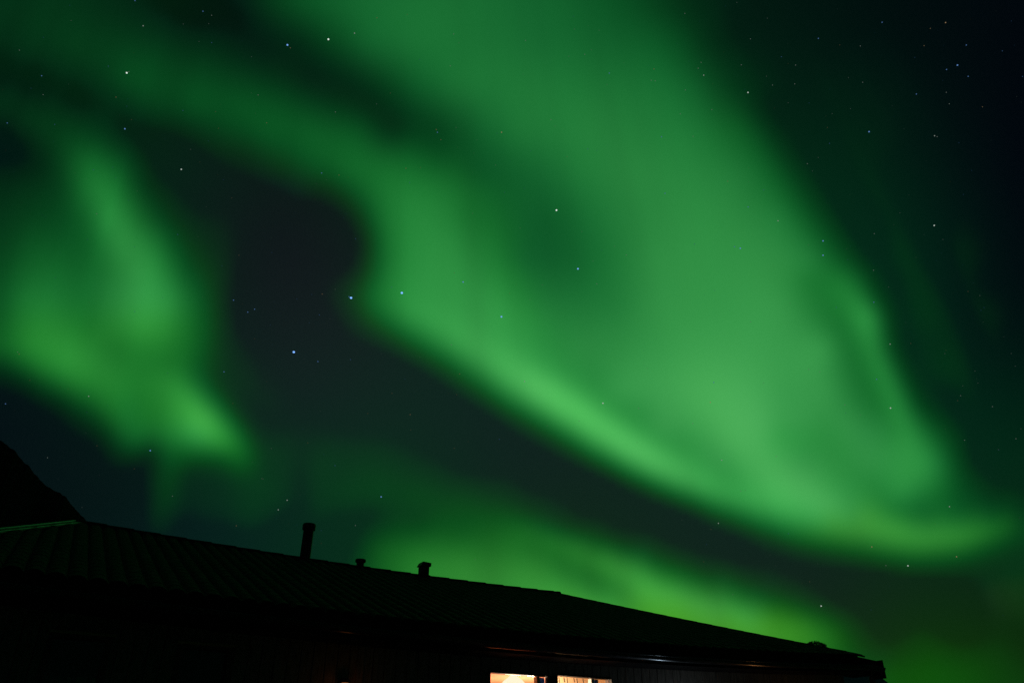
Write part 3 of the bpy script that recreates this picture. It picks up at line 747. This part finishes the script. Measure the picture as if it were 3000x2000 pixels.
_nt.links.new(_mx.outputs['Shader'], _nt.nodes['Material Output'].inputs['Surface'])
frame_m = material('white_window_frame', (.75, .70, .64), .45, var=.06)
dark_frame = material('brown_window_frame', (.05, .03, .018), .6)

def window(a, b, z0, z1, lit, curtain=None):
    y = WP + .05
    mb = MB(); w = .022 if lit else .05
    mb.box(a + .002 - S0, a + w - S0, WP - .028 - P0, y + .03 - P0, z0 + .002, z1 - .002)
    mb.box(b - w - S0, b - .002 - S0, WP - .028 - P0, y + .03 - P0, z0 + .002, z1 - .002)
    mb.box(a + w - S0, b - w - S0, WP - .026 - P0, y + .03 - P0, z0 + .002, z0 + w)
    mb.box(a + w - S0, b - w - S0, WP - .026 - P0, y + .03 - P0, z1 - w * .6, z1 - .002)
    f = mb.build('window', dark_frame if lit else dark_frame, house)
    tag(f, 'window lit warm from inside' if lit else 'unlit dark window')
    mb = MB(); mb.box(a + w + .001 - S0, b - w - .001 - S0, y - P0, y + .006 - P0, z0 + w + .001, z1 - w * .6 - .001)
    mb.build('pane', glass_m, f)
    mb = MB(); mb.box(a - .03 - S0, b + .03 - S0, WP - .07 - P0, WP - .0295 - P0, z0 - .045, z0 - .002)
    mb.build('sill', dark_frame, f)
    return f
for (a, b, z), fr_s, cur in ((LIT[0], 5.79, (5.84, 5.942)), (LIT[1], 6.66, (6.71, 6.81))):
    f = window(a, b, 1.25, z, True)
    mb = MB(); mb.box(fr_s - S0, fr_s + .045 - S0, WP + .062 - P0, WP + .135 - P0, 1.27, z - .014)   # white mullion
    mb.build('mullion', frame_m, f)
    mb = MB(); n = 15; rows_ = []                                              # folded curtain
    for zz in (1.28, z - .012):
        rows_.append([(cur[0] + (cur[1] - cur[0]) * k / (n - 1) - S0, WP + .115 + .012 * math.cos(k * 1.7) - P0, zz) for k in range(n)])
    mb.strip(rows_)
    rows2 = [[(q[0], q[1] + .004, q[2]) for q in r] for r in rows_]
    mb.strip(rows2)
    mb.build('curtain', curtain_m, f, smooth=True, fix=False)
    if a > 6:                                  # twigs hung inside the top of the right pane
        mb = MB()
        for x0, h in ((6.16, .10), (6.24, .06), (6.29, .12), (6.40, .05), (6.45, .11), (6.55, .07)):
            mb = MB(); mb.tube([(x0 - S0, WP + .10 - P0, z - .016), (x0 + .012 - S0, WP + .10 - P0, z - .016 - h)], .006, 6)
            mb.build('hanging_twig', dark_frame, f)
for a, b, z in DARKW:
    f = window(a, b, 1.35, z, False)
    mb = MB(); mb.box(a - .02 - S0, b + .02 - S0, WP - .06 - P0, WP - .0285 - P0, z + .002, z + .028)
    mb.build('head_trim', trim_m, f)

# ---------------------------------------------------------------- CEILING LAMP AND ADDED ROOM LIGHTS
def place(s, p, z): return (UX * s - UY * p, UY * s + UX * p, z)
lamp = empty('ceiling_lamp', place(6.0, 9.95, 2.68), ALPHA)
tag(lamp, 'glowing round ceiling lamp seen through the left lit window', 'lamp')
mb = MB(); mb.lathe((0, 0, 0), [(.05, -.06), (.14, -.04), (.19, -.01), (.13, .05), (.07, .09), (.03, .13)], 24)
mb.build('lamp_shade', glow_material('frosted_lit_shade', (1.0, .84, .60), 1.2), lamp, smooth=True)
mb = MB(); mb.tube([(0, 0, .125), (0, 0, .245)], .008, 8)
mb.build('lamp_cord', dark_metal, lamp)
def point_light(name, loc, watts, col, r):
    l = bpy.data.lights.new(name, 'POINT'); l.energy = watts; l.color = col; l.shadow_soft_size = r
    o = bpy.data.objects.new(name, l); COL.objects.link(o); o.location = loc; return o
point_light('lamp_bulb', place(6.0, 9.95, 2.5), 12.0, (1.0, .72, .46), .12)
point_light('far_room_fill', place(6.9, 11.2, 2.2), 55.0, (1.0, .74, .50), .12)  # added light without a fixture, brightens the ceiling deeper in the room
point_light('room_fill', place(6.25, 9.75, 2.58), 70.0, (1.0, .76, .50), .12)  # added fill near the windows, no fixture; lifts ceiling and cream wall

# ---------------------------------------------------------------- TREE ON THE HILL BEHIND THE ROOF
def far_tree(x, y, dist, width, height):
    d = chart_dir(x, y); h = math.hypot(d[0], d[1])
    top = Vector((d[0] / h * dist, d[1] / h * dist, 1.5 + d[2] / h * dist))
    t = empty('tree', (top.x, top.y, top.z - height))
    tag(t, 'rounded dark tree top poking up behind the right end of the roof', 'tree')
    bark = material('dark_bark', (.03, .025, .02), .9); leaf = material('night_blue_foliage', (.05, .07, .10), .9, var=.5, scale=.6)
    mb = MB(); mb.tube([(0, 0, -2), (.1, 0, height * .4), (0, .1, height * .75)], 0, 10, True, [.7, .5, .2])
    for k in range(5):
        a = k * 1.26; mb.tube([(0, 0, height * (.35 + .06 * k)), (math.cos(a) * width * .3, math.sin(a) * width * .3, height * (.55 + .06 * k))], 0, 6, True, [.25, .08])
    mb.build('trunk', bark, t)
    mb = MB()
    for k in range(7000):
        v = rng.normal(size=3); v /= np.linalg.norm(v); rr = rng.uniform(.55, 1.0) ** .5
        lump = 1 + .10 * math.sin(5 * math.atan2(v[1], v[0]) + 3 * v[2]) + .06 * math.sin(9 * v[2] + 4 * v[0])
        c = Vector((v[0] * width / 2 * rr * lump, v[1] * width / 2 * rr * lump, height * .68 + v[2] * height * .32 * rr * lump))
        q = .22 + .2 * rng.random(); m = Matrix.Rotation(rng.uniform(0, 6.28), 3, Vector(rng.normal(size=3)).normalized())
        mb.add([c + m @ Vector((-q, -q * .5, 0)), c + m @ Vector((q, -q * .5, .04)), c + m @ Vector((q * .3, q, 0))], [(0, 1, 2)])
    mb.build('crown', leaf, t, fix=False)
far_tree(1869, 1473, 650.0, 18.0, 15.0)

# ---------------------------------------------------------------- WALL LAMPS under the eave
def wall_lamp(s, z, label, col, watts, lit=2.0):
    o = empty('wall_lamp', place(s, WP - .02, z), ALPHA); tag(o, label, 'lamp', 'wall lamps under the eave')
    mb = MB(); mb.box(-.05, .05, -.022, -.001, -.09, .09); mb.tube([(0, -.02, .05), (0, -.10, .07)], .012, 8)
    mb.lathe((0, -.10, .05), [(.06, 0), (.055, .03), (.02, .05)], 16)
    mb.build('bracket', dark_metal, o)
    mb = MB(); mb.lathe((0, -.10, -.10), [(.02, 0), (.045, .02), (.05, .13), (.035, .148)], 16)
    mb.build('lamp_glass', glow_material('lamp_glass_glow', col, lit), o, smooth=True)
    c = place(s, WP - .30, z - .06); point_light('lamp_bulb', c, watts, col, .05)
wall_lamp(8.15, 2.05, 'cool white wall lamp on the boards, right of the lit windows', (.60, .80, 1.0), 5.5)
wall_lamp(10.3, 2.0, 'warm orange wall lamp near the downpipe at the right corner', (1.0, .40, .12), 1.8)
wall_lamp(3.15, 2.40, 'dim orange wall lamp beside the corner board, left of the lit windows', (1.0, .30, .08), .12, .25)
